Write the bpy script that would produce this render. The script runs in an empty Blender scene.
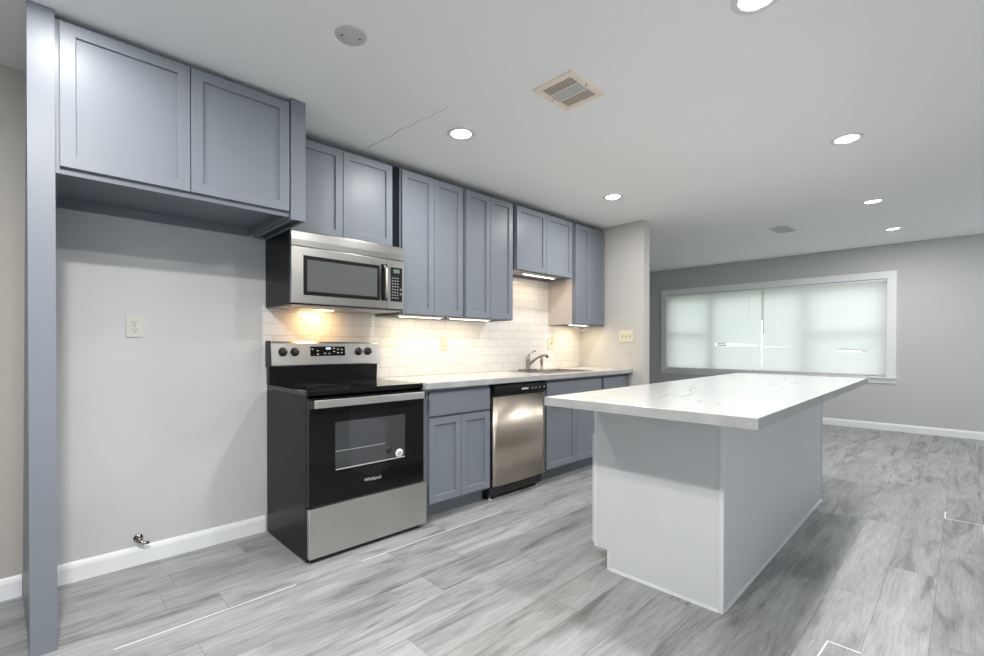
import bpy, bmesh, math, random
from mathutils import Vector, Matrix
random.seed(7)
SC = bpy.context.scene
COL = SC.collection

# ------------------------------------------------------------------ camera, world, exposure
cam_d = bpy.data.cameras.new('camera')
cam = bpy.data.objects.new('camera', cam_d)
COL.objects.link(cam)
yaw, pitch, roll, fpx = 0.7747, -0.0063, 0.001, 463.43
F = Vector((math.sin(yaw)*math.cos(pitch), math.cos(yaw)*math.cos(pitch), math.sin(pitch)))
R = Vector((math.cos(yaw), -math.sin(yaw), 0.0))
U = R.cross(F)
R2 = R*math.cos(roll) + U*math.sin(roll)
U2 = -R*math.sin(roll) + U*math.cos(roll)
mw = Matrix((R2, U2, -F)).transposed().to_4x4()
mw.translation = Vector((-1.002, -3.0412, 1.1554))
cam.matrix_world = mw
cam_d.sensor_fit = 'HORIZONTAL'
cam_d.sensor_width = 36.0
cam_d.lens = fpx/984*36.0
cam_d.shift_y = 20.11/984
cam_d.clip_start = 0.05
SC.camera = cam

world = bpy.data.worlds.new('sky')
SC.world = world
world.use_nodes = True
wb = world.node_tree.nodes['Background']
wb.inputs[0].default_value = (0.88, 0.94, 1.0, 1)
wb.inputs[1].default_value = 1.7

sun_d = bpy.data.lights.new('sun', 'SUN'); sun_d.energy = 1.1; sun_d.angle = math.radians(110); sun_d.color = (1.0, 0.98, 0.94)
sun = bpy.data.objects.new('sun', sun_d); COL.objects.link(sun)
sun.rotation_euler = Vector((-0.75, -0.30, -0.75)).to_track_quat('-Z', 'Y').to_euler()

SC.view_settings.view_transform = 'Standard'
SC.view_settings.look = 'None'
SC.view_settings.gamma = 1.0
SC.view_settings.use_curve_mapping = False
SC.view_settings.exposure = 0.75
SC.cycles.max_bounces = 10
SC.cycles.diffuse_bounces = 6
SC.cycles.sample_clamp_indirect = 6.0
SC.cycles.caustics_reflective = False
SC.cycles.caustics_refractive = False

DOWNLIGHT_W = 12.0
DOWNLIGHT_COL = (1.0, 0.985, 0.965)
BAR_W = 0.85
BAR_COL = (1.0, 0.79, 0.52)

# ------------------------------------------------------------------ materials
def nodes_of(m):
    return m.node_tree.nodes, m.node_tree.links

def mat(name, col, rough=0.5, metal=0.0, spec=0.5, bump=None, coat=0.0, vary=0.0, vscale=3.0):
    m = bpy.data.materials.new(name)
    m.use_nodes = True
    n, l = nodes_of(m)
    b = n['Principled BSDF']
    b.inputs['Base Color'].default_value = (*col, 1)
    b.inputs['Roughness'].default_value = rough
    b.inputs['Metallic'].default_value = metal
    b.inputs['Specular IOR Level'].default_value = spec
    b.inputs['Coat Weight'].default_value = coat
    tc = n.new('ShaderNodeTexCoord')
    if bump:
        sc, st = bump
        t = n.new('ShaderNodeTexNoise'); t.inputs['Scale'].default_value = sc; t.inputs['Detail'].default_value = 4
        bp = n.new('ShaderNodeBump'); bp.inputs['Strength'].default_value = st; bp.inputs['Distance'].default_value = 0.01
        l.new(tc.outputs['Object'], t.inputs['Vector']); l.new(t.outputs['Fac'], bp.inputs['Height']); l.new(bp.outputs['Normal'], b.inputs['Normal'])
    if vary:
        t = n.new('ShaderNodeTexNoise'); t.inputs['Scale'].default_value = vscale; t.inputs['Detail'].default_value = 3
        mx = n.new('ShaderNodeMix'); mx.data_type = 'RGBA'
        mx.inputs[6].default_value = (*[c*(1-vary) for c in col], 1); mx.inputs[7].default_value = (*[min(1, c*(1+vary)) for c in col], 1)
        l.new(tc.outputs['Object'], t.inputs['Vector']); l.new(t.outputs['Fac'], mx.inputs[0]); l.new(mx.outputs[2], b.inputs['Base Color'])
    return m

def emit_mat(name, col, strength, base=0.8):
    m = bpy.data.materials.new(name); m.use_nodes = True
    n, l = nodes_of(m)
    b = n['Principled BSDF']
    b.inputs['Base Color'].default_value = (base, base, base, 1)
    b.inputs['Emission Color'].default_value = (*col, 1)
    b.inputs['Emission Strength'].default_value = strength
    return m

def brushed(name, col, rough, axis, st=0.015, an=0.6):
    m = mat(name, col, rough, 1.0)
    n, l = nodes_of(m); b = n['Principled BSDF']
    tc = n.new('ShaderNodeTexCoord'); mp = n.new('ShaderNodeMapping')
    mp.inputs['Scale'].default_value = {'x': (2, 90, 260), 'z': (260, 90, 2)}[axis]
    t = n.new('ShaderNodeTexNoise'); t.inputs['Scale'].default_value = 1.0; t.inputs['Detail'].default_value = 2
    bp = n.new('ShaderNodeBump'); bp.inputs['Strength'].default_value = st; bp.inputs['Distance'].default_value = 0.001
    mr = n.new('ShaderNodeMapRange'); mr.inputs[3].default_value = rough-.05; mr.inputs[4].default_value = rough+.07
    l.new(tc.outputs['Object'], mp.inputs[0]); l.new(mp.outputs[0], t.inputs['Vector'])
    l.new(t.outputs['Fac'], bp.inputs['Height']); l.new(bp.outputs['Normal'], b.inputs['Normal'])
    l.new(t.outputs['Fac'], mr.inputs[0]); l.new(mr.outputs[0], b.inputs['Roughness'])
    tg = n.new('ShaderNodeTangent'); tg.direction_type = 'RADIAL'; tg.axis = 'Z'
    b.inputs['Anisotropic'].default_value = an; b.inputs['Anisotropic Rotation'].default_value = 0.25; l.new(tg.outputs[0], b.inputs['Tangent'])
    return m

def floor_mat():
    m = bpy.data.materials.new('vinyl_plank'); m.use_nodes = True
    n, l = nodes_of(m); b = n['Principled BSDF']
    def math_(op, a, bb=None, c=None):
        k = n.new('ShaderNodeMath'); k.operation = op
        for i, v in enumerate((a, bb, c)):
            if v is None: continue
            if isinstance(v, (int, float)): k.inputs[i].default_value = v
            else: l.new(v, k.inputs[i])
        return k.outputs[0]
    geo = n.new('ShaderNodeNewGeometry'); sep = n.new('ShaderNodeSeparateXYZ'); l.new(geo.outputs['Position'], sep.inputs[0])
    X, Y = sep.outputs[0], sep.outputs[1]
    yr = math_('DIVIDE', math_('ADD', Y, 2.95+9.0), 0.18)
    row = math_('FLOOR', yr); fy = math_('FRACT', yr)
    wn = n.new('ShaderNodeTexWhiteNoise'); wn.noise_dimensions = '1D'; l.new(row, wn.inputs['W'])
    xr = math_('ADD', math_('DIVIDE', math_('ADD', X, 20.0), 1.22), wn.outputs['Value'])
    ix = math_('FLOOR', xr); fx = math_('FRACT', xr)
    cell = n.new('ShaderNodeCombineXYZ'); l.new(row, cell.inputs[0]); l.new(ix, cell.inputs[1])
    cn = n.new('ShaderNodeTexWhiteNoise'); cn.noise_dimensions = '2D'; l.new(cell.outputs[0], cn.inputs['Vector'])
    rnd = cn.outputs['Value']
    # stretched grain, a different stretch of wood on each plank
    off = math_('MULTIPLY', rnd, 37.0)
    def grain(sx, sy, scale, det, dist):
        v = n.new('ShaderNodeCombineXYZ')
        l.new(math_('MULTIPLY', X, sx), v.inputs[0]); l.new(math_('MULTIPLY', Y, sy), v.inputs[1]); l.new(off, v.inputs[2])
        t = n.new('ShaderNodeTexNoise'); t.inputs['Scale'].default_value = scale; t.inputs['Detail'].default_value = det
        t.inputs['Distortion'].default_value = dist; t.inputs['Roughness'].default_value = 0.6
        l.new(v.outputs[0], t.inputs['Vector']); return t.outputs['Fac']
    g1 = grain(1.15, 6.5, 1.4, 8, 0.8)
    g2 = grain(5.0, 70.0, 1.5, 5, 0.3)
    g3 = grain(1.3, 13.0, 1.0, 4, 1.0)
    r1 = n.new('ShaderNodeValToRGB'); l.new(g1, r1.inputs[0])
    e = r1.color_ramp.elements
    e[0].position = 0.30; e[0].color = (0.150, 0.152, 0.150, 1)
    e[1].position = 0.66; e[1].color = (0.385, 0.396, 0.396, 1)
    k = e.new(0.45); k.color = (0.295, 0.302, 0.301, 1)
    mx = n.new('ShaderNodeMix'); mx.data_type = 'RGBA'; mx.blend_type = 'MULTIPLY'; mx.inputs[0].default_value = 1.0
    fine = n.new('ShaderNodeMapRange'); l.new(g2, fine.inputs[0]); fine.inputs[1].default_value = .25; fine.inputs[2].default_value = .75
    fine.inputs[3].default_value = 0.74; fine.inputs[4].default_value = 1.18
    tone = math_('MULTIPLY', fine.outputs[0], math_('ADD', math_('MULTIPLY', rnd, 0.18), 0.91))
    knot = n.new('ShaderNodeMapRange'); l.new(g3, knot.inputs[0]); knot.inputs[1].default_value = .27; knot.inputs[2].default_value = .38
    knot.inputs[3].default_value = 0.55; knot.inputs[4].default_value = 1.0
    tone = math_('MULTIPLY', tone, knot.outputs[0])
    # seams
    dy = math_('MULTIPLY', math_('MINIMUM', fy, math_('SUBTRACT', 1.0, fy)), 0.18)
    dx = math_('MULTIPLY', math_('MINIMUM', fx, math_('SUBTRACT', 1.0, fx)), 1.22)
    seam = math_('GREATER_THAN', math_('MINIMUM', dx, dy), 0.0011)
    seamv = math_('ADD', math_('MULTIPLY', seam, 0.5), 0.5)
    tone = math_('MULTIPLY', tone, seamv)
    cc = n.new('ShaderNodeCombineXYZ')
    for i in range(3): l.new(tone, cc.inputs[i])
    l.new(r1.outputs[0], mx.inputs[6]); l.new(cc.outputs[0], mx.inputs[7])
    l.new(mx.outputs[2], b.inputs['Base Color'])
    b.inputs['Roughness'].default_value = 0.42
    b.inputs['Specular IOR Level'].default_value = 0.45
    bp = n.new('ShaderNodeBump'); bp.inputs['Strength'].default_value = 0.12; bp.inputs['Distance'].default_value = 0.004
    l.new(math_('ADD', math_('MULTIPLY', g2, 0.4), seam), bp.inputs['Height']); l.new(bp.outputs['Normal'], b.inputs['Normal'])
    return m

def quartz_mat():
    m = mat('white_veined_quartz', (0.56, 0.558, 0.55), 0.14)
    n, l = nodes_of(m); b = n['Principled BSDF']
    tc = n.new('ShaderNodeTexCoord'); mp = n.new('ShaderNodeMapping')
    mp.inputs['Rotation'].default_value = (0, 0, 0.5); mp.inputs['Scale'].default_value = (1.0, 1.7, 3.0)
    t = n.new('ShaderNodeTexNoise'); t.inputs['Scale'].default_value = 1.15; t.inputs['Detail'].default_value = 5; t.inputs['Distortion'].default_value = 1.3
    t2 = n.new('ShaderNodeTexNoise'); t2.inputs['Scale'].default_value = 1.6; t2.inputs['Detail'].default_value = 2
    sub = n.new('ShaderNodeMath'); sub.operation = 'SUBTRACT'; sub.inputs[1].default_value = 0.5
    ab = n.new('ShaderNodeMath'); ab.operation = 'ABSOLUTE'
    mr = n.new('ShaderNodeMapRange'); mr.inputs[1].default_value = 0.0; mr.inputs[2].default_value = 0.014; mr.inputs[3].default_value = 1; mr.inputs[4].default_value = 0
    m2 = n.new('ShaderNodeMapRange'); m2.inputs[1].default_value = 0.46; m2.inputs[2].default_value = 0.66
    mul = n.new('ShaderNodeMath'); mul.operation = 'MULTIPLY'
    mul2 = n.new('ShaderNodeMath'); mul2.operation = 'MULTIPLY'; mul2.inputs[1].default_value = 0.55
    mx = n.new('ShaderNodeMix'); mx.data_type = 'RGBA'
    mx.inputs[6].default_value = (0.56, 0.558, 0.55, 1); mx.inputs[7].default_value = (0.28, 0.265, 0.255, 1)
    l.new(tc.outputs['Object'], mp.inputs[0]); l.new(mp.outputs[0], t.inputs['Vector']); l.new(mp.outputs[0], t2.inputs['Vector'])
    l.new(t.outputs['Fac'], sub.inputs[0]); l.new(sub.outputs[0], ab.inputs[0]); l.new(ab.outputs[0], mr.inputs[0])
    l.new(t2.outputs['Fac'], m2.inputs[0]); l.new(mr.outputs[0], mul.inputs[0]); l.new(m2.outputs[0], mul.inputs[1])
    l.new(mul.outputs[0], mul2.inputs[0]); l.new(mul2.outputs[0], mx.inputs[0]); l.new(mx.outputs[2], b.inputs['Base Color'])
    return m

def tile_mat():
    m = mat('white_subway_tile', (0.78, 0.75, 0.71), 0.22)
    n, l = nodes_of(m); b = n['Principled BSDF']
    geo = n.new('ShaderNodeNewGeometry'); sep = n.new('ShaderNodeSeparateXYZ'); cmb = n.new('ShaderNodeCombineXYZ')
    l.new(geo.outputs['Position'], sep.inputs[0])
    ax = n.new('ShaderNodeMath'); ax.operation = 'ADD'; ax.inputs[1].default_value = 10.0 - 0.02
    az = n.new('ShaderNodeMath'); az.operation = 'ADD'; az.inputs[1].default_value = -0.914 + 0.075*2
    l.new(sep.outputs[0], ax.inputs[0]); l.new(sep.outputs[2], az.inputs[0])
    l.new(ax.outputs[0], cmb.inputs[0]); l.new(az.outputs[0], cmb.inputs[1])
    br = n.new('ShaderNodeTexBrick'); br.inputs['Scale'].default_value = 1.0
    br.inputs['Brick Width'].default_value = 0.152; br.inputs['Row Height'].default_value = 0.0752
    br.inputs['Mortar Size'].default_value = 0.0016; br.inputs['Mortar Smooth'].default_value = 0.3
    br.inputs['Color1'].default_value = (0.74, 0.72, 0.69, 1); br.inputs['Color2'].default_value = (0.71, 0.69, 0.66, 1)
    br.inputs['Mortar'].default_value = (0.50, 0.475, 0.44, 1)
    l.new(cmb.outputs[0], br.inputs['Vector']); l.new(br.outputs['Color'], b.inputs['Base Color'])
    inv = n.new('ShaderNodeMath'); inv.operation = 'SUBTRACT'; inv.inputs[0].default_value = 1.0
    bp = n.new('ShaderNodeBump'); bp.inputs['Strength'].default_value = 0.5; bp.inputs['Distance'].default_value = 0.002
    l.new(br.outputs['Fac'], inv.inputs[1]); l.new(inv.outputs[0], bp.inputs['Height']); l.new(bp.outputs['Normal'], b.inputs['Normal'])
    return m

def glass_mat(name, tint=(1, 1, 1)):
    m = bpy.data.materials.new(name); m.use_nodes = True
    n, l = nodes_of(m); out = n['Material Output']; n.remove(n['Principled BSDF'])
    tr = n.new('ShaderNodeBsdfTransparent'); tr.inputs[0].default_value = (*tint, 1)
    gl = n.new('ShaderNodeBsdfGlossy'); gl.inputs['Roughness'].default_value = 0.02
    mx = n.new('ShaderNodeMixShader'); mx.inputs[0].default_value = 0.05
    l.new(tr.outputs[0], mx.inputs[1]); l.new(gl.outputs[0], mx.inputs[2]); l.new(mx.outputs[0], out.inputs[0])
    return m

def slat_mat():
    m = bpy.data.materials.new('blind_slat'); m.use_nodes = True
    n, l = nodes_of(m); out = n['Material Output']; n.remove(n['Principled BSDF'])
    d = n.new('ShaderNodeBsdfDiffuse'); d.inputs[0].default_value = (0.84, 0.84, 0.835, 1)
    t = n.new('ShaderNodeBsdfTranslucent'); t.inputs[0].default_value = (0.90, 0.90, 0.905, 1)
    mx = n.new('ShaderNodeMixShader'); mx.inputs[0].default_value = 0.5
    l.new(d.outputs[0], mx.inputs[1]); l.new(t.outputs[0], mx.inputs[2]); l.new(mx.outputs[0], out.inputs[0])
    return m

M = dict(
    floor=floor_mat(), quartz=quartz_mat(), tile=tile_mat(), slat=slat_mat(),
    wall=mat('pale_grey_wall', (0.54, 0.545, 0.55), 0.6, bump=(140, 0.06)),
    wall_far=mat('grey_wall', (0.52, 0.53, 0.525), 0.6, bump=(140, 0.06)),
    wall_hall=mat('greige_hall_wall', (0.44, 0.415, 0.375), 0.6, bump=(140, 0.06)),
    wall_warm=mat('greige_wall', (0.50, 0.485, 0.455), 0.6, bump=(140, 0.06)),
    ceiling=mat('ceiling_paint', (0.90, 0.905, 0.905), 0.75, bump=(75, 0.22)),
    trim=mat('white_trim', (0.80, 0.81, 0.82), 0.35),
    cab=mat('blue_grey_cabinet_paint', (0.180, 0.200, 0.230), 0.40, spec=0.35, bump=(60, 0.02)),
    gap_shade=mat('gap_shade_black', (0.012, 0.014, 0.018), 0.9, spec=0.05),  # near black standing in for the shade in a cabinet gap
    maple=mat('raw_maple', (0.50, 0.45, 0.41), 0.5, vary=0.05),
    island=mat('white_painted_panel', (0.62, 0.63, 0.645), 0.42, vary=0.03),
    steel=brushed('brushed_steel', (0.56, 0.55, 0.535), 0.32, 'x'),
    steel_micro=brushed('microwave_brushed_steel', (0.31, 0.305, 0.295), 0.32, 'x'),
    steel_bright=brushed('bright_brushed_steel', (0.66, 0.655, 0.64), 0.32, 'x'),
    steel_v=brushed('warm_brushed_steel', (0.54, 0.475, 0.405), 0.30, 'x', 0.0, 0.6),
    chrome=mat('satin_nickel', (0.33, 0.30, 0.265), 0.22, 1.0),
    black=mat('black_enamel', (0.012, 0.012, 0.013), 0.30, spec=0.12),
    black_matt=mat('black_plastic', (0.014, 0.014, 0.015), 0.5),
    oven_glass=mat('black_oven_glass', (0.006, 0.006, 0.007), 0.04, spec=0.28),
    oven_win=mat('oven_window_glass', (0.035, 0.038, 0.042), 0.05, spec=1.0),
    mw_win=mat('microwave_window_mesh', (0.10, 0.105, 0.105), 0.15),
    grey_mark=mat('light_grey_print', (0.55, 0.56, 0.57), 0.4),
    plate_grey=mat('grey_plate_paint', (0.55, 0.55, 0.545), 0.6), ring_grey=mat('downlight_trim', (0.72, 0.72, 0.72), 0.4),
    island_trim=mat('island_trim_paint', (0.68, 0.69, 0.70), 0.4, vary=0.05),
    key_grey=mat('dim_key_print', (0.20, 0.20, 0.21), 0.4),
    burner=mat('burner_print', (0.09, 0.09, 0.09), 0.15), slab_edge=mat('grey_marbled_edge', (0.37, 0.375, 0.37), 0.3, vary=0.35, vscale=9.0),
    white=mat('white_plastic', (0.80, 0.80, 0.79), 0.35),
    ivory=mat('ivory_plastic', (0.66, 0.60, 0.45), 0.35),
    slot=mat('dark_slot', (0.03, 0.028, 0.025), 0.5),
    vent=mat('beige_vent_enamel', (0.86, 0.75, 0.64), 0.45),
    vent_grey=mat('grey_vent_enamel', (0.55, 0.55, 0.55), 0.45),
    dark=mat('duct_dark', (0.02, 0.02, 0.02), 0.8),
    lens=emit_mat('downlight_lens', (1.0, 0.98, 0.95), 14.0),
    bar=emit_mat('light_bar_lens', (1.0, 0.86, 0.62), 5.0),
    hood_lens=emit_mat('hood_lamp_lens', (1.0, 0.62, 0.25), 8.0),
    green_led=emit_mat('green_display', (0.45, 0.8, 0.6), 0.16, 0.03),
    blue_led=emit_mat('blue_display', (0.55, 0.75, 1.0), 0.7, 0.03),
    glass=glass_mat('window_glass', (0.94, 0.97, 0.95)),
    lawn=mat('lawn_grass', (0.34, 0.37, 0.28), 0.9, vary=0.3, vscale=1.5),
    leaf=mat('tree_foliage', (0.22, 0.28, 0.18), 0.8, vary=0.4, vscale=2.5),
    bark=mat('tree_bark', (0.12, 0.09, 0.07), 0.9, vary=0.2),
    crack=mat('plaster_crack', (0.22, 0.21, 0.20), 0.9),
    caulk=mat('white_filler', (0.85, 0.86, 0.86), 0.5),
)

# ------------------------------------------------------------------ mesh helpers
def box(bm, x0, x1, y0, y1, z0, z1, bev=0.0):
    vs = [bm.verts.new((x, y, z)) for z in (min(z0, z1), max(z0, z1)) for y in (min(y0, y1), max(y0, y1)) for x in (min(x0, x1), max(x0, x1))]
    idx = [(0, 2, 3, 1), (4, 5, 7, 6), (0, 1, 5, 4), (2, 6, 7, 3), (0, 4, 6, 2), (1, 3, 7, 5)]
    fs = [bm.faces.new([vs[i] for i in f]) for f in idx]
    if bev:
        es = {e for f in fs for e in f.edges}
        bmesh.ops.bevel(bm, geom=list(es), offset=bev, segments=2, profile=0.6, affect='EDGES')
    return fs

def prism(bm, pts, axis, a, b):
    """an outline (list of 2D points) extruded along an axis from a to b"""
    def p3(p, t):
        return {'x': (t, p[0], p[1]), 'y': (p[0], t, p[1]), 'z': (p[0], p[1], t)}[axis]
    A = [bm.verts.new(p3(p, a)) for p in pts]; B = [bm.verts.new(p3(p, b)) for p in pts]
    bm.faces.new(A[::-1]); bm.faces.new(B)
    for i in range(len(pts)):
        j = (i+1) % len(pts); bm.faces.new((A[i], A[j], B[j], B[i]))

def tube(bm, path, r, seg=10, cap=True):
    path = [Vector(p) for p in path]; rings = []
    rs = r if isinstance(r, (list, tuple)) else [r]*len(path)
    ref = None
    for i, p in enumerate(path):
        t = (path[min(i+1, len(path)-1)] - path[max(i-1, 0)]).normalized()
        if ref is None:
            ref = t.orthogonal().normalized()
        ref = (ref - t*ref.dot(t)).normalized(); bi = t.cross(ref)
        rings.append([bm.verts.new(p + (ref*math.cos(2*math.pi*k/seg) + bi*math.sin(2*math.pi*k/seg))*rs[i]) for k in range(seg)])
    for a, b in zip(rings, rings[1:]):
        for k in range(seg):
            f = bm.faces.new((a[k], a[(k+1) % seg], b[(k+1) % seg], b[k])); f.smooth = True
    if cap:
        bm.faces.new(rings[0][::-1]); bm.faces.new(rings[-1])

def ring_lathe(bm, prof, centre, axis, seg=32):
    """profile of (radius, height) spun about an axis direction"""
    ax = Vector(axis).normalized(); u = ax.orthogonal().normalized(); v = ax.cross(u); c = Vector(centre)
    rings = []
    for r, h in prof:
        if r < 1e-6: rings.append([bm.verts.new(c + ax*h)])
        else: rings.append([bm.verts.new(c + ax*h + (u*math.cos(2*math.pi*k/seg) + v*math.sin(2*math.pi*k/seg))*r) for k in range(seg)])
    for a, b in zip(rings, rings[1:]):
        for k in range(seg):
            k2 = (k+1) % seg
            if len(a) == 1 and len(b) == 1: continue
            if len(a) == 1: f = bm.faces.new((a[0], b[k], b[k2]))
            elif len(b) == 1: f = bm.faces.new((a[k], a[k2], b[0]))
            else: f = bm.faces.new((a[k], a[k2], b[k2], b[k]))
            f.smooth = True

def link(name, bm, material, parent=None, origin=None):
    """one mesh object; world-space vertices are moved so that the parent's (or its own) base is the origin"""
    if origin is None and parent is not None:
        origin = Vector(parent['_o']) if '_o' in parent else Vector((0, 0, 0))
    bmesh.ops.recalc_face_normals(bm, faces=bm.faces)
    me = bpy.data.meshes.new(name)
    if origin is not None:
        bmesh.ops.translate(bm, vec=-Vector(origin), verts=bm.verts)
    bm.to_mesh(me); bm.free()
    me.materials.append(M[material] if isinstance(material, str) else material)
    o = bpy.data.objects.new(name, me); COL.objects.link(o)
    if parent is not None:
        o.parent = parent
        if '_o' in parent: ORI[o.name] = tuple(parent['_o'])
    elif origin is not None:
        o.location = origin
    return o

ORI = {}
def sub(name, bm, material, part, thing_):
    """a sub-part, in the thing's own space"""
    o = link(name, bm, material, part, origin=Vector(thing_['_o']))
    return o

def thing(name, label, cat, loc, group=None, rot=0.0):
    o = bpy.data.objects.new(name, None); COL.objects.link(o)
    o.empty_display_size = 0.1
    o.location = loc; o.rotation_euler = (0, 0, rot)
    o['label'] = label; o['category'] = cat; o['_o'] = tuple(loc)
    if group: o['group'] = group
    THINGS.append(o)
    return o
THINGS = []

def tag(o, label, cat, group=None):
    o['label'] = label; o['category'] = cat
    if group: o['group'] = group
    return o

def struct(name, bm, material, label=None, parent=None):
    o = link(name, bm, material, parent)
    if parent is None: o['kind'] = 'structure'
    if label: o['label'] = label
    return o

def NB(): return bmesh.new()

def B(*boxes, bev=0.0):
    bm = bmesh.new()
    for b in boxes: box(bm, *b, bev=bev)
    return bm

def text_bm(s, size, origin, right, up, depth=0.0008):
    cu = bpy.data.curves.new('lettering', 'FONT'); cu.body = s; cu.size = size; cu.align_x = 'CENTER'; cu.align_y = 'CENTER'
    cu.resolution_u = 2
    o = bpy.data.objects.new('lettering', cu); COL.objects.link(o)
    dg = bpy.context.evaluated_depsgraph_get()
    me = bpy.data.meshes.new_from_object(o.evaluated_get(dg))
    bm = bmesh.new(); bm.from_mesh(me)
    bpy.data.objects.remove(o); bpy.data.meshes.remove(me); bpy.data.curves.remove(cu)
    r, u = Vector(right), Vector(up); nrm = r.cross(u)
    g = bmesh.ops.extrude_face_region(bm, geom=bm.faces[:])
    bmesh.ops.translate(bm, vec=(0, 0, depth), verts=[v for v in g['geom'] if isinstance(v, bmesh.types.BMVert)])
    for v in bm.verts:
        v.co = Vector(origin) + r*v.co.x + u*v.co.y + nrm*v.co.z
    return bm

def shaker(x0, x1, z0, z1, yf, th=0.02, rail=0.066, rec=0.011, flat=False, sgn=-1):
    """door or drawer front in the XZ plane whose face is at yf and looks along sgn*y"""
    bm = bmesh.new()
    yb = yf - sgn*th
    fs = box(bm, x0, x1, yf, yb, z0, z1)
    bm.faces.ensure_lookup_table(); bm.normal_update()
    bmesh.ops.recalc_face_normals(bm, faces=bm.faces)
    if not flat:
        f = [q for q in bm.faces if abs(q.calc_center_median().y - yf) < 1e-5][0]
        bmesh.ops.inset_region(bm, faces=[f], thickness=rail, depth=0)
        g = bmesh.ops.extrude_discrete_faces(bm, faces=[f])
        nf = g['faces'][0]
        bmesh.ops.translate(bm, vec=(0, -sgn*rec, 0), verts=nf.verts)
        ctr = nf.calc_center_median()
        for v in nf.verts:
            v.co.x += math.copysign(0.0015, ctr.x - v.co.x); v.co.z += math.copysign(0.0015, ctr.z - v.co.z)
    es = [e for e in bm.edges if all(abs(v.co.y - yf) < 1e-5 for v in e.verts) and len(e.link_faces) == 2
          and abs(e.link_faces[0].normal.dot(e.link_faces[1].normal)) < 0.5]
    bm.normal_update()
    es = [e for e in bm.edges if all(abs(v.co.y - yf) < 1e-5 for v in e.verts) and len(e.link_faces) == 2
          and abs(e.link_faces[0].normal.dot(e.link_faces[1].normal)) < 0.5]
    bmesh.ops.bevel(bm, geom=es, offset=0.0018, segments=2, profile=0.5, affect='EDGES')
    return bm

def ceil_z(x): return 2.415 if x < 3.40 else 2.415 + (x-3.40)*0.0298

# ------------------------------------------------------------------ setting
XW, XE, YS, YN = -4.6, 7.26, -6.0, 2.6
bm = NB(); box(bm, XW-.15, XE+.15, YS-.15, YN+.15, -0.12, 0.0)
floor = struct('floor', bm, 'floor')
# white filler showing in open plank joints
def seam_strip(pts, w=0.006):
    bm = NB()
    for (ax, ay), (bx, by) in zip(pts, pts[1:]):
        d = Vector((bx-ax, by-ay, 0)).normalized(); nn = Vector((-d.y, d.x, 0))*w/2
        a, b = Vector((ax, ay, 0)), Vector((bx, by, 0))
        q = [a-nn-d*w/2, a+nn-d*w/2, b+nn+d*w/2, b-nn+d*w/2]
        lo = [bm.verts.new((p.x, p.y, -0.001)) for p in q]; hi = [bm.verts.new((p.x, p.y, 0.0006)) for p in q]
        bm.faces.new(hi)
        for i in range(4): bm.faces.new((lo[i], lo[(i+1) % 4], hi[(i+1) % 4], hi[i]))
    return bm
struct('joint_filler', seam_strip([(3.50, -2.95), (3.33, -2.95), (3.33, -3.13), (3.05, -3.13)]), 'caulk', parent=floor)
struct('joint_filler', seam_strip([(1.0, -2.66), (1.20, -2.67), (1.20, -2.77)], 0.005), 'caulk', parent=floor)
struct('joint_filler', seam_strip([(-0.80, -0.79), (-0.12, -0.79)], 0.004), 'caulk', parent=floor)
struct('joint_filler', seam_strip([(0.23, -0.79), (1.30, -0.79)], 0.004), 'caulk', parent=floor)

bm = NB()
P = [(XW-.15, 2.415), (3.40, 2.415), (XE+.15, ceil_z(XE+.15)), (XE+.15, ceil_z(XE+.15)+.15), (XW-.15, 2.565)]
prism(bm, P, 'y', YS-.15, YN+.15)
ceiling = struct('ceiling', bm, 'ceiling')
# hairline crack in the plaster
bm = NB()
cp = [(0.505, -0.36)]
rr = random.Random(3)
for i in range(1, 15):
    cp.append((0.505 + 0.003*i + rr.uniform(-.012, .012), -0.36 - 0.055*i))
for i, ((ax, ay), (bx, by)) in enumerate(zip(cp, cp[1:])):
    w = 0.0016 * (1.3 - i/14)
    lo = [bm.verts.new(p) for p in ((ax-w, ay, 2.4146), (ax+w, ay, 2.4146), (bx+w, by, 2.4146), (bx-w, by, 2.4146))]
    hi = [bm.verts.new((v.co.x, v.co.y, 2.416)) for v in lo]
    bm.faces.new(lo)
    for k in range(4): bm.faces.new((lo[k], lo[(k+1) % 4], hi[(k+1) % 4], hi[k]))
struct('plaster_crack', bm, 'crack', parent=ceiling)

struct('wall_north', B((-1.04, 3.345, 0.0, 0.14, 0, 2.415)), 'wall')
struct('wall_north_hall', B((XW, -1.04, 0.0, 0.14, 0, 2.415)), 'wall_hall')
bm = NB(); box(bm, 3.345, 3.462, -0.78, YN, 0, 2.4155)
struct('wall_partition', bm, 'wall_warm')
struct('wall_north_living', B((3.462, XE, YN, YN+.15, 0, 2.55)), 'wall_far')
struct('wall_west', B((XW-.15, XW, YS, .14, 0, 2.42)), 'wall')
# far wall with the window opening
OY0, OY1, OZ0, OZ1 = -2.29, 0.80, 0.735, 2.07
bm = NB(); H = ceil_z(XE)
box(bm, XE, XE+.15, OY1, YN+.15, 0, H+.02); box(bm, XE, XE+.15, YS-.15, OY0, 0, H+.02)
box(bm, XE, XE+.15, OY0, OY1, 0, OZ0); box(bm, XE, XE+.15, OY0, OY1, OZ1, H+.02)
struct('wall_east', bm, 'wall_far')
# south side: two wide unglazed openings added behind the photographer for fill daylight, walls between
bm = NB()
box(bm, XW-.15, -3.6, YS-.15, YS, 0, 2.415); box(bm, -0.4, 4.7, YS-.15, YS, 0, 2.44); box(bm, 7.0, XE+.15, YS-.15, YS, 0, 2.52)
box(bm, -3.6, -0.4, YS-.15, YS, 2.2, 2.415); box(bm, 4.7, 7.0, YS-.15, YS, 2.2, 2.46)
struct('wall_south', bm, 'wall_far')

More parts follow.
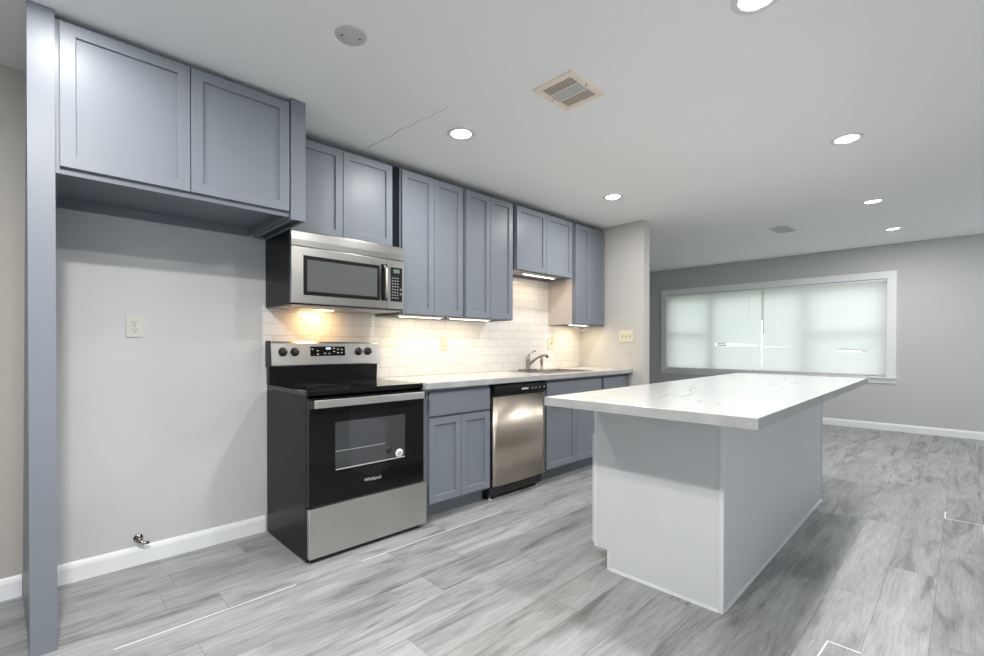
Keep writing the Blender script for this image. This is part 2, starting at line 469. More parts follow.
# baseboards
def base_profile():  # (depth, height)
    return [(0, 0), (0.014, 0), (0.014, 0.074), (0.010, 0.088), (0.005, 0.0975), (0, 0.0975)]
def baseboard(name, a, b, side):
    bm = NB()
    pr = base_profile()
    if side == 'north': prism(bm, [(-d, z) for d, z in pr], 'x', a, b)
    if side == 'east': prism(bm, [(XE-d, z) for d, z in pr], 'y', a, b)
    return struct(name, bm, 'trim')
baseboard('baseboard_north', -0.955, 0.0, 'north')
baseboard('baseboard_north_hall', XW, -1.06, 'north')
baseboard('baseboard_east', YS, YN, 'east')

# tiled backsplash: surface of the kitchen wall
bm = NB()
box(bm, -0.015, 3.345, -0.009, 0.0, 0.86, 1.372); box(bm, 1.94, 2.80, -0.009, 0.0, 1.372, 1.82); box(bm, -0.015, 0.75, -0.009, 0, 1.372, 1.40)
struct('trim_1', bm, 'tile', 'white subway tiles laid in running bond between the worktop and the wall cabinets')

# window 1
win = NB()
wc = 0.1
box(win, XE-.022, XE, OY1, OY1+wc, OZ0, OZ1, bev=.003); box(win, XE-.022, XE, OY0-wc, OY0, OZ0, OZ1, bev=.003)
box(win, XE-.022, XE, OY0-wc, OY1+wc, OZ1, OZ1+.098, bev=.003)
window = struct('window_1', win, 'trim', 'wide three part window in the far grey wall')
struct('window_sill', B((XE-.05, XE+.1, OY0-wc-.006, OY1+wc+.006, OZ0-.028, OZ0), bev=.004), 'trim', parent=window)
struct('window_apron', B((XE-.018, XE, OY0-wc, OY1+wc, OZ0-.092, OZ0-.028), bev=.003), 'trim', parent=window)
fx0, fx1 = XE+.115, XE+.15
M1, M2 = 0.05, -1.33
fb = [(fx0, fx1, OY1-.05, OY1, OZ0, OZ1), (fx0, fx1, OY0, OY0+.05, OZ0, OZ1), (fx0, fx1, OY0, OY1, OZ0, OZ0+.05), (fx0, fx1, OY0, OY1, OZ1-.05, OZ1),
      (fx0-.02, fx1, M1-.05, M1+.05, OZ0, OZ1), (fx0-.02, fx1, M2-.05, M2+.05, OZ0, OZ1),
      (fx0, fx1, M1, OY1, 1.37, 1.42), (fx0, fx1, OY0, M2, 1.37, 1.42)]
struct('window_frame', B(*fb, bev=.004), 'trim', parent=window)
for a, b in ((M1+.05, OY1-.05), (M2+.05, M1-.05), (OY0+.05, M2-.05)):
    struct('pane', B((fx0+.02, fx0+.025, a, b, OZ0+.05, OZ1-.05)), 'glass', parent=window)

# outside
bm = NB(); box(bm, XE+.3, 45, -28, 26, -.5, -.35)
o = struct('lawn', bm, 'lawn')

# ------------------------------------------------------------------ ceiling fittings
def make_downlight(x, y, label):
    z = ceil_z(x)
    t = thing('downlight', label, 'light', (x, y, z), 'recessed ceiling downlights')
    if x > 3.4: t.rotation_euler = (0, -math.atan(0.0298), 0)
    bm = NB(); ring_lathe(bm, [(0.058, 0.004), (0.058, -0.001), (0.064, -0.004), (0.080, -0.004), (0.087, 0.001), (0.087, 0.004)], (x, y, z), (0, 0, 1), 36)
    link('trim_ring', bm, 'ring_grey', t)
    bm = NB(); ring_lathe(bm, [(0.0, 0.0), (0.0585, 0.0), (0.0585, 0.004)], (x, y, z), (0, 0, 1), 36)
    link('lens', bm, 'lens', t)
    return t
def add_lamp(t, k=1.0):
    d = bpy.data.lights.new('downlight_lamp', 'AREA'); d.shape = 'DISK'; d.size = 0.12; d.energy = DOWNLIGHT_W*k; d.color = DOWNLIGHT_COL
    o = bpy.data.objects.new('downlight_lamp', d); COL.objects.link(o); o.parent = t; o.location = (0, 0, -0.006)
DL = [(0.805, -0.93, 'recessed downlight in front of the tall wall cabinets, nearest the microwave'),
      (2.49, -0.94, 'recessed downlight in front of the sink wall cabinet near the partition'),
      (0.864, -2.506, 'recessed downlight cut off by the top edge of the picture'),
      (2.527, -2.529, 'recessed downlight above the far half of the island, largest on the right'),
      (4.336, -2.456, 'recessed downlight just past the island, between the big one and the window one'),
      (6.004, -2.453, 'recessed downlight closest to the far grey wall'),
      (-0.93, -0.95, 'recessed downlight in front of the refrigerator recess cabinets'),
      (-0.88, -2.52, 'recessed downlight above the photographer'),
      (-1.06, -2.05, 'x')]  # unseen stronger key light, added off the grid to deepen the shadows
for a in DL[:6]: add_lamp(make_downlight(*a), 0.65 if a[1] > -1.5 else 1.1)
for x, y, _ in DL[6:]:   # two grid lights outside the frame, plus the added off-grid key light
    bm = NB(); ring_lathe(bm, [(0.0, -0.0015), (0.066, -0.0015), (0.068, -0.003), (0.088, -0.003), (0.095, 0.001), (0.095, 0.004)], (x, y, 2.415), (0, 0, 1), 36)
    o = struct('ceiling_fitting', bm, 'lens', parent=ceiling)
    d = bpy.data.lights.new('downlight_lamp', 'AREA'); d.shape = 'DISK'; d.size = 0.12; d.energy = DOWNLIGHT_W*(2.7 if _ == 'x' else 0.25 if y > -1 else 0.9); d.color = DOWNLIGHT_COL
    o = bpy.data.objects.new('downlight_lamp', d); COL.objects.link(o); o.location = (x, y, 2.408)

# blank round cover
bm = NB(); ring_lathe(bm, [(0.0, -0.007), (0.055, -0.006), (0.062, -0.003), (0.063, 0.001)], (-0.088, -1.285, 2.415), (0, 0, 1), 40)
t = thing('ceiling_cover_plate', 'round blank grey cover plate screwed to the ceiling above the range', 'cover plate', (-0.088, -1.285, 2.415))
link('plate', bm, 'plate_grey', t)
for s in (-.036, .036):
    bm = NB(); ring_lathe(bm, [(0.0, -0.0085), (0.004, -0.008), (0.004, -0.005)], (-0.088+s*.9, -1.285-s*.35, 2.415), (0, 0, 1), 10)
    link('screw', bm, 'slot', t)

# kitchen air register: beige frame, three louvre fields
vx0, vx1, vy0, vy1, vz = 0.742, 1.022, -1.776, -1.542, 2.415
t = thing('air_register', 'square beige louvred air register in the kitchen ceiling', 'vent', ((vx0+vx1)/2, (vy0+vy1)/2, vz))
fw = 0.031
bm = NB()
for b_ in ((vx0, vx1, vy0, vy0+fw), (vx0, vx1, vy1-fw, vy1), (vx0, vx0+fw, vy0+fw, vy1-fw), (vx1-fw, vx1, vy0+fw, vy1-fw)):
    box(bm, *b_, vz-.009, vz+.001, bev=.002)
link('frame', bm, 'vent', t)
link('duct_opening', B((vx0+fw, vx1-fw, vy0+fw, vy1-fw, vz-.0015, vz+.001)), 'dark', t)
ix0, ix1, iy0, iy1 = vx0+fw, vx1-fw, vy0+fw, vy1-fw
w3 = (ix1-ix0)/3
for f0, f1 in ((ix0, ix0+w3-.004), (ix1-w3+.004, ix1)):
    bm = NB()
    x = f0+.004
    while x < f1-.003:
        prism(bm, [(x, vz-.003), (x+.001, vz-.0065), (x+.005, vz-.0065), (x+.004, vz-.003)], 'y', iy0, iy1); x += .0150
    link('side_louvres', bm, 'vent', t)
bm = NB()
y = iy0+.006
while y < iy1-.006:
    prism(bm, [(y, vz-.003), (y+.001, vz-.0065), (y+.007, vz-.0065), (y+.006, vz-.003)], 'x', ix0+w3, ix1-w3); y += .0138
box(bm, ix0+w3-.004, ix0+w3, iy0, iy1, vz-.009, vz-.002); box(bm, ix1-w3, ix1-w3+.004, iy0, iy1, vz-.009, vz-.002)
link('centre_louvres', bm, 'white', t)
for yy in (vy0+fw/2, vy1-fw/2):
    bm = NB(); ring_lathe(bm, [(0.0, -0.0112), (0.0045, -0.0105), (0.0045, -0.008)], ((vx0+vx1)/2, yy, vz), (0, 0, 1), 10); link('screw', bm, 'slot', t)

# living room register
lx, ly = 4.99, -1.60
z = ceil_z(lx)
t = thing('air_register', 'small grey rectangular air register in the ceiling before the window', 'vent', (lx, ly, z))
t.rotation_euler = (0, -math.atan(0.0298), 0)
bm = NB()
for b_ in ((-.19, .19, -.09, -.065), (-.19, .19, .065, .09), (-.19, -.165, -.065, .065), (.165, .19, -.065, .065)):
    box(bm, lx+b_[0], lx+b_[1], ly+b_[2], ly+b_[3], z-.008, z+.001, bev=.002)
link('frame', bm, 'vent_grey', t)
bm = NB()
for k in range(12):
    yy = ly-.062+k*.0105
    prism(bm, [(yy, z-.001), (yy+.004, z-.008), (yy+.006, z-.008), (yy+.002, z-.001)], 'x', lx-.165, lx+.165)
link('louvres', bm, 'vent_grey', t)
link('duct_opening', B((lx-.165, lx+.165, ly-.065, ly+.065, z-.0005, z+.001)), 'dark', t)

# ------------------------------------------------------------------ cabinets
G = 0.0018
def wall_cabinet(label, x0, x1, z0, z1, doors, ydoor, depth=None, name='wall_cabinet', under='maple', group='blue grey wall cabinets', side=None, drop=.006, rec=.024):
    t = thing(name, label, 'cabinet', ((x0+x1)/2, ydoor/2, z0), group)
    yc = ydoor + 0.021
    zt = z1 + 0.010
    # carcass with a recessed underside
    bm = NB()
    th = .016
    box(bm, x0, x0+th, yc, -0.001, z0-drop, zt); box(bm, x1-th, x1, yc, -0.001, z0-drop, zt)
    box(bm, x0+th, x1-th, yc, yc+.019, z0-drop, zt)          # face frame
    box(bm, x0+th, x1-th, yc+.019, -.001, zt-.016, zt); box(bm, x0+th, x1-th, -.02, -.001, z0-drop, zt-.016)
    link('carcass', bm, 'cab', t)
    link('underside', B((x0+th, x1-th, yc+.019, -.02, z0-drop+rec, z0-drop+rec+.012)), under, t)
    if side: link('side_panel', B((x0-.004, x0, yc+.019, -.002, z0-drop, zt)), side, t)
    for a, b in doors:
        link('door', shaker(a+G, b-G, z0, z1, ydoor), 'cab', t)
    return t

YU = -0.344
ZT = 2.358
fr = wall_cabinet('deep pair of blue grey cabinet doors over the empty refrigerator recess', -0.954, -0.080, 1.835, 2.388,
                  [(-0.943, -0.5155), (-0.5155, -0.085)], -0.634, under='cab', drop=.024, rec=.045)
# end panel of the refrigerator recess next to the range: stile and hollow panel
bm = NB()
box(bm, -.079, -.004, -.634, -.615, 1.797, 2.414, bev=.001); box(bm, -.079, -.062, -.615, -.06, 1.797, 2.40); box(bm, -.020, -.004, -.615, -.06, 1.797, 2.40)
box(bm, -.062, -.020, -.08, -.06, 1.797, 2.40)
t = thing('filler_panel', 'narrow blue grey filler panel between the refrigerator cabinet and the range cabinet', 'panel', (-.04, -.3, 1.797))
link('panel', bm, 'cab', t)
link('underside', B((-.062, -.020, -.615, -.08, 1.803, 1.815)), 'black_matt', t)  # black plate stands in for the shade inside the hollow panel
# tall end panel of the refrigerator recess
bm = NB()
xs = [(-1.0287, -.642), (-.954, -.642), (-.954, -.622), (-.978, -.622), (-1.034, -.001), (-1.058, -.001)]
prism(bm, xs, 'z', 0.0, 2.414)
for v in bm.verts:
    if v.co.z > 1 and v.co.x < -1.03: v.co.x = -1.0345
o = link('refrigerator_end_panel', bm, 'cab', None, (-1.0, -.64, 0))
tag(o, 'floor to ceiling blue grey end panel at the open side of the refrigerator recess', 'panel')

wall_cabinet('short blue grey double wall cabinet above the microwave', 0.0, 0.708, 1.815, ZT, [(0.004, 0.349), (0.349, 0.703)], YU)
tc_ = wall_cabinet('tall blue grey double wall cabinet touching the microwave, with light bar underneath', 0.770, 1.331, 1.371, ZT, [(0.777, 1.052), (1.052, 1.327)], YU)
link('gap_shade_strip', B((.7085, .7695, -.322, -.305, 1.81, 2.37)), 'gap_shade', tc_)  # dark strip paints the shade of the deep gap between the cabinets
wall_cabinet('tall blue grey double wall cabinet beside the raised sink cabinet, second from the microwave', 1.352, 1.892, 1.371, ZT, [(1.358, 1.622), (1.622, 1.887)], YU)
wall_cabinet('short raised blue grey double wall cabinet above the sink', 1.931, 2.746, 1.812, ZT, [(1.937, 2.3385), (2.3385, 2.740)], YU)
wall_cabinet('tall narrow blue grey double wall cabinet in the corner against the partition', 2.788, 3.343, 1.371, ZT, [(2.794, 3.050), (3.050, 3.318)], YU, side='maple')

def base_cabinet(label, x0, x1, doors, drawers, yd=-.6212):
    t = thing('base_cabinet', label, 'cabinet', ((x0+x1)/2, -.3, 0), 'blue grey base cabinets')
    yc = yd + .021
    bm = NB()
    box(bm, x0, x0+.016, yc, -.02, .105, .872); box(bm, x1-.016, x1, yc, -.02, .105, .872)
    box(bm, x0+.016, x1-.016, yc, yc+.019, .105, .872)
    box(bm, x0+.016, x1-.016, yc+.019, -.02, .105, .12); box(bm, x0+.016, x1-.016, -.03, -.02, .12, .872)
    link('carcass', bm, 'cab', t)
    link('toe_kick', B((x0, x1, yc+.075, yc+.09, 0, .105)), 'cab', t)
    for a, b in doors: link('door', shaker(a+G, b-G, .122, .678, yd), 'cab', t)
    for a, b in drawers: link('drawer_front', shaker(a+G, b-G, .692, .847, yd, flat=True), 'cab', t)
    return t
base_cabinet('blue grey base cabinet between the range and the dishwasher', 0.764, 1.362, [(0.80, 1.0745), (1.0745, 1.349)], [(0.80, 1.349)])
base_cabinet('wide blue grey base cabinet under the sink, right of the dishwasher', 1.985, 2.846, [(2.004, 2.416), (2.416, 2.829)], [(2.004, 2.416), (2.416, 2.829)])
base_cabinet('blue grey base cabinet in the corner by the partition, half behind the island', 2.848, 3.343, [(2.865, 3.326)], [(2.865, 3.326)])

# countertop with a sink cut-out
CX0, CX1, CY = 0.747, 3.344, -0.6624
SX0, SX1, SY0, SY1 = 2.10, 2.76, -.545, -.135
bm = NB()
xs_, ys_ = [CX0, SX0, SX1, CX1], [CY, SY0, SY1, -0.0095]
grid = {}
for zz in (0.874, 0.914):
    for i, x in enumerate(xs_):
        for j, y in enumerate(ys_): grid[i, j, zz] = bm.verts.new((x, y, zz))
for zz in (0.874, 0.914):
    for i in range(3):
        for j in range(3):
            if (i, j) != (1, 1): bm.faces.new([grid[i, j, zz], grid[i+1, j, zz], grid[i+1, j+1, zz], grid[i, j+1, zz]])
def wallq(a, b): bm.faces.new([grid[a+(0.874,)], grid[b+(0.874,)], grid[b+(0.914,)], grid[a+(0.914,)]])
for i in range(3):
    wallq((i, 0), (i+1, 0)); wallq((i, 3), (i+1, 3)); wallq((0, i), (0, i+1)); wallq((3, i), (3, i+1))
wallq((1, 1), (2, 1)); wallq((1, 2), (2, 2)); wallq((1, 1), (1, 2)); wallq((2, 1), (2, 2))
bmesh.ops.recalc_face_normals(bm, faces=bm.faces)
es = [e for e in bm.edges if len(e.link_faces) == 2 and e.calc_face_angle() > 1 and all(abs(v.co.y-CY) < 1e-5 for v in e.verts)]
bmesh.ops.bevel(bm, geom=es, offset=.003, segments=2, affect='EDGES')
o = link('countertop', bm, 'quartz', None, (1.3, -.3, .874))
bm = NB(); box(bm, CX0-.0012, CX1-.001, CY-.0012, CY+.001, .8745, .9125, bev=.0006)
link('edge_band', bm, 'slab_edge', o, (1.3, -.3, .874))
tag(o, 'long white veined countertop along the tiled wall from range to partition', 'countertop')

# sink
t = thing('kitchen_sink', 'stainless drop in sink set into the white countertop', 'sink', (2.43, -.34, .914))
bm = NB()
e = .0012
def shell(bm, x0, x1, y0, y1, zt, zb, r=.03):
    a = [(x0, y0), (x1, y0), (x1, y1), (x0, y1)]; b = [(x0+r, y0+r), (x1-r, y0+r), (x1-r, y1-r), (x0+r, y1-r)]
    T = [bm.verts.new((*p, zt)) for p in a]; L = [bm.verts.new((*p, zb)) for p in b]
    for i in range(4): bm.faces.new((T[i], T[(i+1) % 4], L[(i+1) % 4], L[i]))
    bm.faces.new(L)
box(bm, SX0-.018, SX1+.018, SY0-.018, SY0+.018, .9142, .918, bev=.001); box(bm, SX0-.018, SX1+.018, SY1-.055, SY1+.018, .9142, .918, bev=.001)
box(bm, SX0-.018, SX0+.018, SY0+.018, SY1-.055, .9142, .918, bev=.001); box(bm, SX1-.018, SX1+.018, SY0+.018, SY1-.055, .9142, .918, bev=.001)
box(bm, 2.42, 2.44, SY0+.018, SY1-.055, .9142, .917)
link('rim', bm, 'chrome', t)
bm = NB(); shell(bm, SX0+.018, 2.42, SY0+.018, SY1-.055, .916, .74); link('basin', bm, 'chrome', t)
bm = NB(); shell(bm, 2.44, SX1-.018, SY0+.018, SY1-.055, .916, .74); link('basin', bm, 'chrome', t)
# faucet
t = thing('faucet', 'satin nickel single lever faucet behind the sink', 'faucet', (2.348, -.115, .918))
bm = NB(); prism(bm, [(2.223+.12+.13*math.cos(a)*1.0, -.115+.03*math.sin(a)) for a in [k*2*math.pi/28 for k in range(28)]], 'z', .918, .927); link('deck_plate', bm, 'chrome', t)
bm = NB(); ring_lathe(bm, [(0.026, .927), (.024, .94), (.021, .99), (.022, 1.02), (.020, 1.04), (.010, 1.052), (0, 1.054)], (2.343, -.115, 0), (0, 0, 1), 20); link('body', bm, 'chrome', t)
bm = NB(); tube(bm, [(2.345, -.115, 1.04), (2.358, -.118, 1.065), (2.383, -.122, 1.085), (2.423, -.128, 1.098), (2.435, -.13, 1.10)], [.010, .009, .008, .007, .006], 10); link('lever', bm, 'chrome', t)
bm = NB()
pth = [(2.345+.165*s, -.122-.075*s, .965+.092*math.sin(min(1, s*1.1)*math.pi/2)) for s in [k/12 for k in range(13)]]
pth += [(2.522, -.203, 1.052), (2.528, -.206, 1.036)]
tube(bm, pth, [.014]*4+[.0125]*9+[.0135, .0135], 12); link('spout', bm, 'chrome', t)
t = thing('side_sprayer', 'satin nickel side sprayer standing right of the faucet spout', 'sprayer', (2.548, -.115, .918))
bm = NB(); ring_lathe(bm, [(.024, .9165), (.022, .922), (.012, .928), (.011, .955), (.014, .985), (.015, 1.02), (.011, 1.04), (0, 1.043)], (2.548, -.115, 0), (0, 0, 1), 18); link('wand', bm, 'chrome', t)

# ------------------------------------------------------------------ range
t = thing('range_stove', 'freestanding stainless and black glass electric range beside the empty recess', 'stove', (.38, -.33, 0))
RX0, RX1 = 0.002, 0.739
bm = NB()
box(bm, RX0, RX0+.004, -.61, -.035, .012, .882, bev=.001); box(bm, RX1-.004, RX1, -.61, -.035, .012, .882)
box(bm, RX0+.004, RX1-.004, -.6, -.035, .03, .86); box(bm, RX0+.02, RX1-.02, -.59, -.06, .0, .03)
box(bm, RX0, RX0+.012, -.622, -.61, .012, .882, bev=.001)
link('body', bm, 'black', t)
bm = NB(); box(bm, RX0-.004, RX1+.004, -.632, -.045, .884, .914, bev=.005); ck = link('cooktop', bm, 'oven_glass', t)
for cx, cy, r in ((.2, -.46, .115), (.56, -.46, .095), (.2, -.2, .08), (.56, -.2, .105)):
    bm = NB(); ring_lathe(bm, [(r-.003, .9138), (r-.003, .9143), (r, .9143), (r, .9138)], (cx, cy, 0), (0, 0, 1), 40); sub('burner_ring', bm, 'burner', ck, t)
# backguard
bm = NB()
prism(bm, [(-.03, .914), (-.075, .914), (-.082, 1.02), (-.030, 1.02)], 'x', RX0, RX1); link('backguard_base', bm, 'black', t)
bm = NB()
prism(bm, [(-.028, 1.022), (-.095, 1.022), (-.100, 1.030), (-.088, 1.165), (-.078, 1.178), (-.028, 1.178)], 'x', RX0+.006, RX1-.006)
con = link('console', bm, 'steel', t)
for a, b_ in ((RX0-.006, RX0+.006), (RX1-.006, RX1+.006)):
    bm = NB(); prism(bm, [(-.028, 1.018), (-.093, 1.018), (-.099, 1.03), (-.086, 1.168), (-.076, 1.181), (-.028, 1.181)], 'x', a, b_); link('console_end_cap', bm, 'black_matt' if a < .1 else 'steel', t)
slope = (.100-.088)/(1.165-1.030)
def ycon(z): return -(.100 - (z-1.03)*slope)
nrm = Vector((0, -1, slope)).normalized()
def con_plate(x0, x1, z0, z1, d, m, nm):
    bm = NB(); prism(bm, [(ycon(z0)+.002, z0), (ycon(z0)-d, z0), (ycon(z1)-d, z1), (ycon(z1)+.002, z1)], 'x', x0, x1); return sub(nm, bm, m, con, t)
con_plate(.248, .486, 1.084, 1.146, .0015, 'oven_glass', 'display_panel')
con_plate(.352, .386, 1.126, 1.140, .0022, 'blue_led', 'clock_display')
for px, pz in ((.262, 1.128), (.297, 1.118), (.345, 1.100), (.375, 1.100), (.408, 1.134), (.408, 1.112), (.435, 1.128), (.435, 1.104), (.462, 1.126), (.462, 1.104), (.297, 1.096)):
    bm = NB(); prism(bm, [(ycon(pz)-.001, pz-.003), (ycon(pz)-.0022, pz-.003), (ycon(pz)-.0022, pz+.003), (ycon(pz)-.001, pz+.003)], 'x', px-.006, px+.006)
    sub('key', bm, 'grey_mark', con, t)
for kx in (.077, .150, .587, .658):
    c0 = Vector((kx, ycon(1.112), 1.112))
    bm = NB(); ring_lathe(bm, [(.027, .0), (.027, .004), (.021, .006), (.019, .024), (.017, .026), (0, .026)], c0, nrm, 28)
    kn = link('knob', bm, 'black_matt', t)
    bm = NB()
    up = nrm.cross(Vector((1, 0, 0))); a0 = c0 + nrm*.026
    ang = 0.25; d1 = up*math.cos(ang) + Vector((1, 0, 0))*math.sin(ang); d2 = nrm.cross(d1)
    vs = [a0 + d1*s1 + d2*s2 + nrm*h for h in (-.002, .006) for s1, s2 in ((-.016, -.004), (.016, -.004), (.016, .004), (-.016, .004))]
    V = [bm.verts.new(v) for v in vs]
    for f in ((0, 1, 2, 3), (4, 5, 6, 7), (0, 1, 5, 4), (1, 2, 6, 5), (2, 3, 7, 6), (3, 0, 4, 7)): bm.faces.new([V[i] for i in f])
    sub('grip', bm, 'black_matt', kn, t)
    bm = NB(); vs = [a0 + d1*s1 + d2*s2 + nrm*.0066 for s1, s2 in ((.005, -.001), (.015, -.001), (.015, .001), (.005, .001))]
    bm.faces.new([bm.verts.new(v) for v in vs]); sub('pointer', bm, 'grey_mark', kn, t)
# oven door
bm = NB(); box(bm, RX0+.002, RX1-.002, -.648, -.612, .305, .872, bev=.003); door = link('oven_door', bm, 'oven_glass', t)
bm = NB(); box(bm, .149, .597, -.6487, -.640, .474, .735); sub('oven_window', bm, 'oven_win', door, t)
bm = NB(); box(bm, .152, .594, -.6492, -.6480, .474, .479); box(bm, .152, .46, -.6490, -.6482, .575, .577); sub('rack_edge', bm, 'grey_mark', door, t)
sub('lettering', text_bm('Whirlpool', .026, (.378, -.6482, .385), (1, 0, 0), (0, 0, 1)), 'grey_mark', door, t)
bm = NB(); ring_lathe(bm, [(.026, 0), (.026, .001), (0, .001)], (.556, -.6488, .503), (0, -1, 0), 32); st = sub('energy_sticker', bm, 'white', door, t)
bm = NB()
for dz, w in ((.008, .012), (.001, .015), (-.006, .010)): box(bm, .556-w, .556+w, -.6502, -.6496, .503+dz-.0015, .503+dz+.0015)
sub('sticker_print', bm, 'slot', door, t)
bm = NB(); ring_lathe(bm, [(.019, 0), (.019, .0006), (0, .0006)], (.482, -.6488, .535), (0, -1, 0), 28); sub('round_seal', bm, 'black_matt', door, t)
bm = NB(); box(bm, .018, .714, -.690, -.676, .824, .866, bev=.003); hd = sub('handle', bm, 'steel_bright', door, t)
for ha in (.006, .714):
    bm = NB(); box(bm, ha, ha+.012, -.690, -.645, .824, .864, bev=.003); sub('handle_end', bm, 'black_matt', door, t)
bm = NB(); box(bm, RX0+.002, .757, -.652, -.612, .028, .292, bev=.004); dr = link('drawer', bm, 'steel', t)
bm = NB(); box(bm, RX0+.01, RX1-.01, -.640, -.612, .292, .303); sub('drawer_lip', bm, 'black_matt', dr, t)
bm = NB(); box(bm, RX0+.03, RX1-.03, -.63, -.6, .004, .028); link('kick_plate', bm, 'black_matt', t)

# ------------------------------------------------------------------ over-the-range microwave
t = thing('microwave', 'stainless over the range microwave with black sides under the short cabinet', 'microwave', (.37, -.2, 1.38))
MX0, MX1, MF = 0.004, 0.742, -.418
bm = NB(); box(bm, MX0, MX1, -.392, -.010, 1.386, 1.804, bev=.002); link('case', bm, 'black', t)
bm = NB(); prism(bm, [(-.39, 1.716), (MF, 1.716), (MF-.002, 1.75), (MF, 1.796), (MF+.004, 1.803), (-.39, 1.804)], 'x', MX0, MX1); link('vent_panel', bm, 'steel_micro', t)
# door: frame with window
DX1 = 0.617
bm = NB(); box(bm, MX0, DX1-.002, MF, -.392, 1.392, 1.712, bev=.002); d = link('door', bm, 'steel_micro', t)
bm = NB(); box(bm, .071, .560, MF-.003, MF+.006, 1.440, 1.665, bev=.004); wf = sub('window_frame', bm, 'black', d, t)
bm = NB(); box(bm, .092, .540, MF-.0036, MF-.002, 1.462, 1.642); sub('window', bm, 'mw_win', d, t)
bm = NB(); box(bm, .570, .612, MF-.002, MF+.002, 1.442, 1.676); sub('handle_recess', bm, 'black', d, t)
bm = NB()
tube(bm, [(.594, MF-.004, 1.662), (.590, MF-.030, 1.640), (.588, MF-.038, 1.60), (.588, MF-.039, 1.52), (.590, MF-.030, 1.478), (.594, MF-.004, 1.456)], [.010, .0105, .011, .011, .0105, .010], 12)
sub('handle', bm, 'steel_v', d, t)
bm = NB(); box(bm, DX1, MX1, MF, -.392, 1.392, 1.712, bev=.002); cp_ = link('control_panel', bm, 'steel_micro', t)
bm = NB(); box(bm, .640, .728, MF-.0022, MF+.002, 1.442, 1.664, bev=.001); sub('keypad', bm, 'black', cp_, t)
bm = NB(); box(bm, .660, .706, MF-.0032, MF-.002, 1.628, 1.652); sub('display', bm, 'green_led', cp_, t)
for r_ in range(8):
    for c_ in range(3):
        bm = NB(); box(bm, .648+c_*.019, .660+c_*.019, MF-.003, MF-.002, 1.590-r_*.0185, 1.598-r_*.0185)
        sub('key', bm, 'key_grey', cp_, t)
for zz in (1.522, 1.492):
    bm = NB(); ring_lathe(bm, [(.0075, 0), (.0075, .001), (0, .001)], (.716, MF-.0022, zz), (0, -1, 0), 16)
    sub('round_key', bm, 'key_grey', cp_, t)
bm = NB(); box(bm, MX0+.01, MX1-.01, -.40, -.02, 1.378, 1.386); bp_ = link('bottom_plate', bm, 'steel_micro', t)
bm = NB(); box(bm, .26, .36, -.19, -.13, 1.3755, 1.3785); sub('lamp_lens', bm, 'hood_lens', bp_, t)
for gx in (.08, .42):
    bm = NB(); box(bm, gx, gx+.24, -.37, -.22, 1.3760, 1.3785); sub('grease_filter', bm, 'vent_grey', bp_, t)
d = bpy.data.lights.new('hood_lamp', 'AREA'); d.shape = 'RECTANGLE'; d.size = .10; d.size_y = .05; d.energy = 0.9; d.color = (1.0, .60, .25)
o = bpy.data.objects.new('hood_lamp', d); COL.objects.link(o); o.location = Vector((.31, -.12, 1.373)) - Vector((.37, -.2, 1.38)); o.parent = t; o.rotation_euler = (math.radians(25), 0, 0)

# ------------------------------------------------------------------ dishwasher
t = thing('dishwasher', 'stainless dishwasher with black control strip between two base cabinets', 'dishwasher', (1.67, -.3, 0))
WX0, WX1 = 1.372, 1.978
bm = NB(); box(bm, WX0+.004, WX1-.004, -.585, -.04, .03, .866); box(bm, WX0+.003, WX0+.012, -.60, -.585, .10, .866); link('tub', bm, 'black_matt', t)
bm = NB()
N = 16; prof = []
for i in range(N+1):
    x = WX0+.008 + (WX1-WX0-.012)*i/N
    u_ = (i/N-.5)*2
    prof.append((x, -.625 - .012*(1-u_*u_)))
prism(bm, prof + [(WX1-.004, -.59), (WX0+.008, -.59)], 'z', .112, .772)
for f in bm.faces:
    if abs(f.normal.z) < .5: f.smooth = True
for f in bm.faces: f.smooth = len(f.verts) == 4
dd = link('door', bm, 'steel_v', t)
bm = NB(); box(bm, WX0+.010, WX1-.006, -.618, -.59, .772, .790); link('handle_recess', bm, 'black_matt', t)
bm = NB()
prism(bm, [(-.59, .788), (-.630, .788), (-.640, .800), (-.640, .835), (-.632, .862), (-.59, .864)], 'x', WX0+.008, WX1-.004)
cs = link('control_strip', bm, 'black', t)
bm = NB(); box(bm, 1.672, 1.748, -.6412, -.6400, .812, .826); sub('name_mark', bm, 'grey_mark', cs, t)
for px in (1.80, 1.84, 1.885, 1.945):
    bm = NB(); ring_lathe(bm, [(.006, 0), (.006, .001), (0, .001)], (px, -.640, .818), (0, -1, 0), 12)
    sub('button', bm, 'grey_mark', cs, t)
link('kick_plate', B((WX0+.02, WX1-.02, -.53, -.515, 0, .10)), 'black_matt', t)
for fx_ in (WX0+.03, WX1-.03):
    bm = NB(); ring_lathe(bm, [(.012, 0), (.012, .008), (.006, .010), (.006, .04)], (fx_, -.56, 0), (0, 0, 1), 12); link('levelling_foot', bm, 'vent_grey', t)

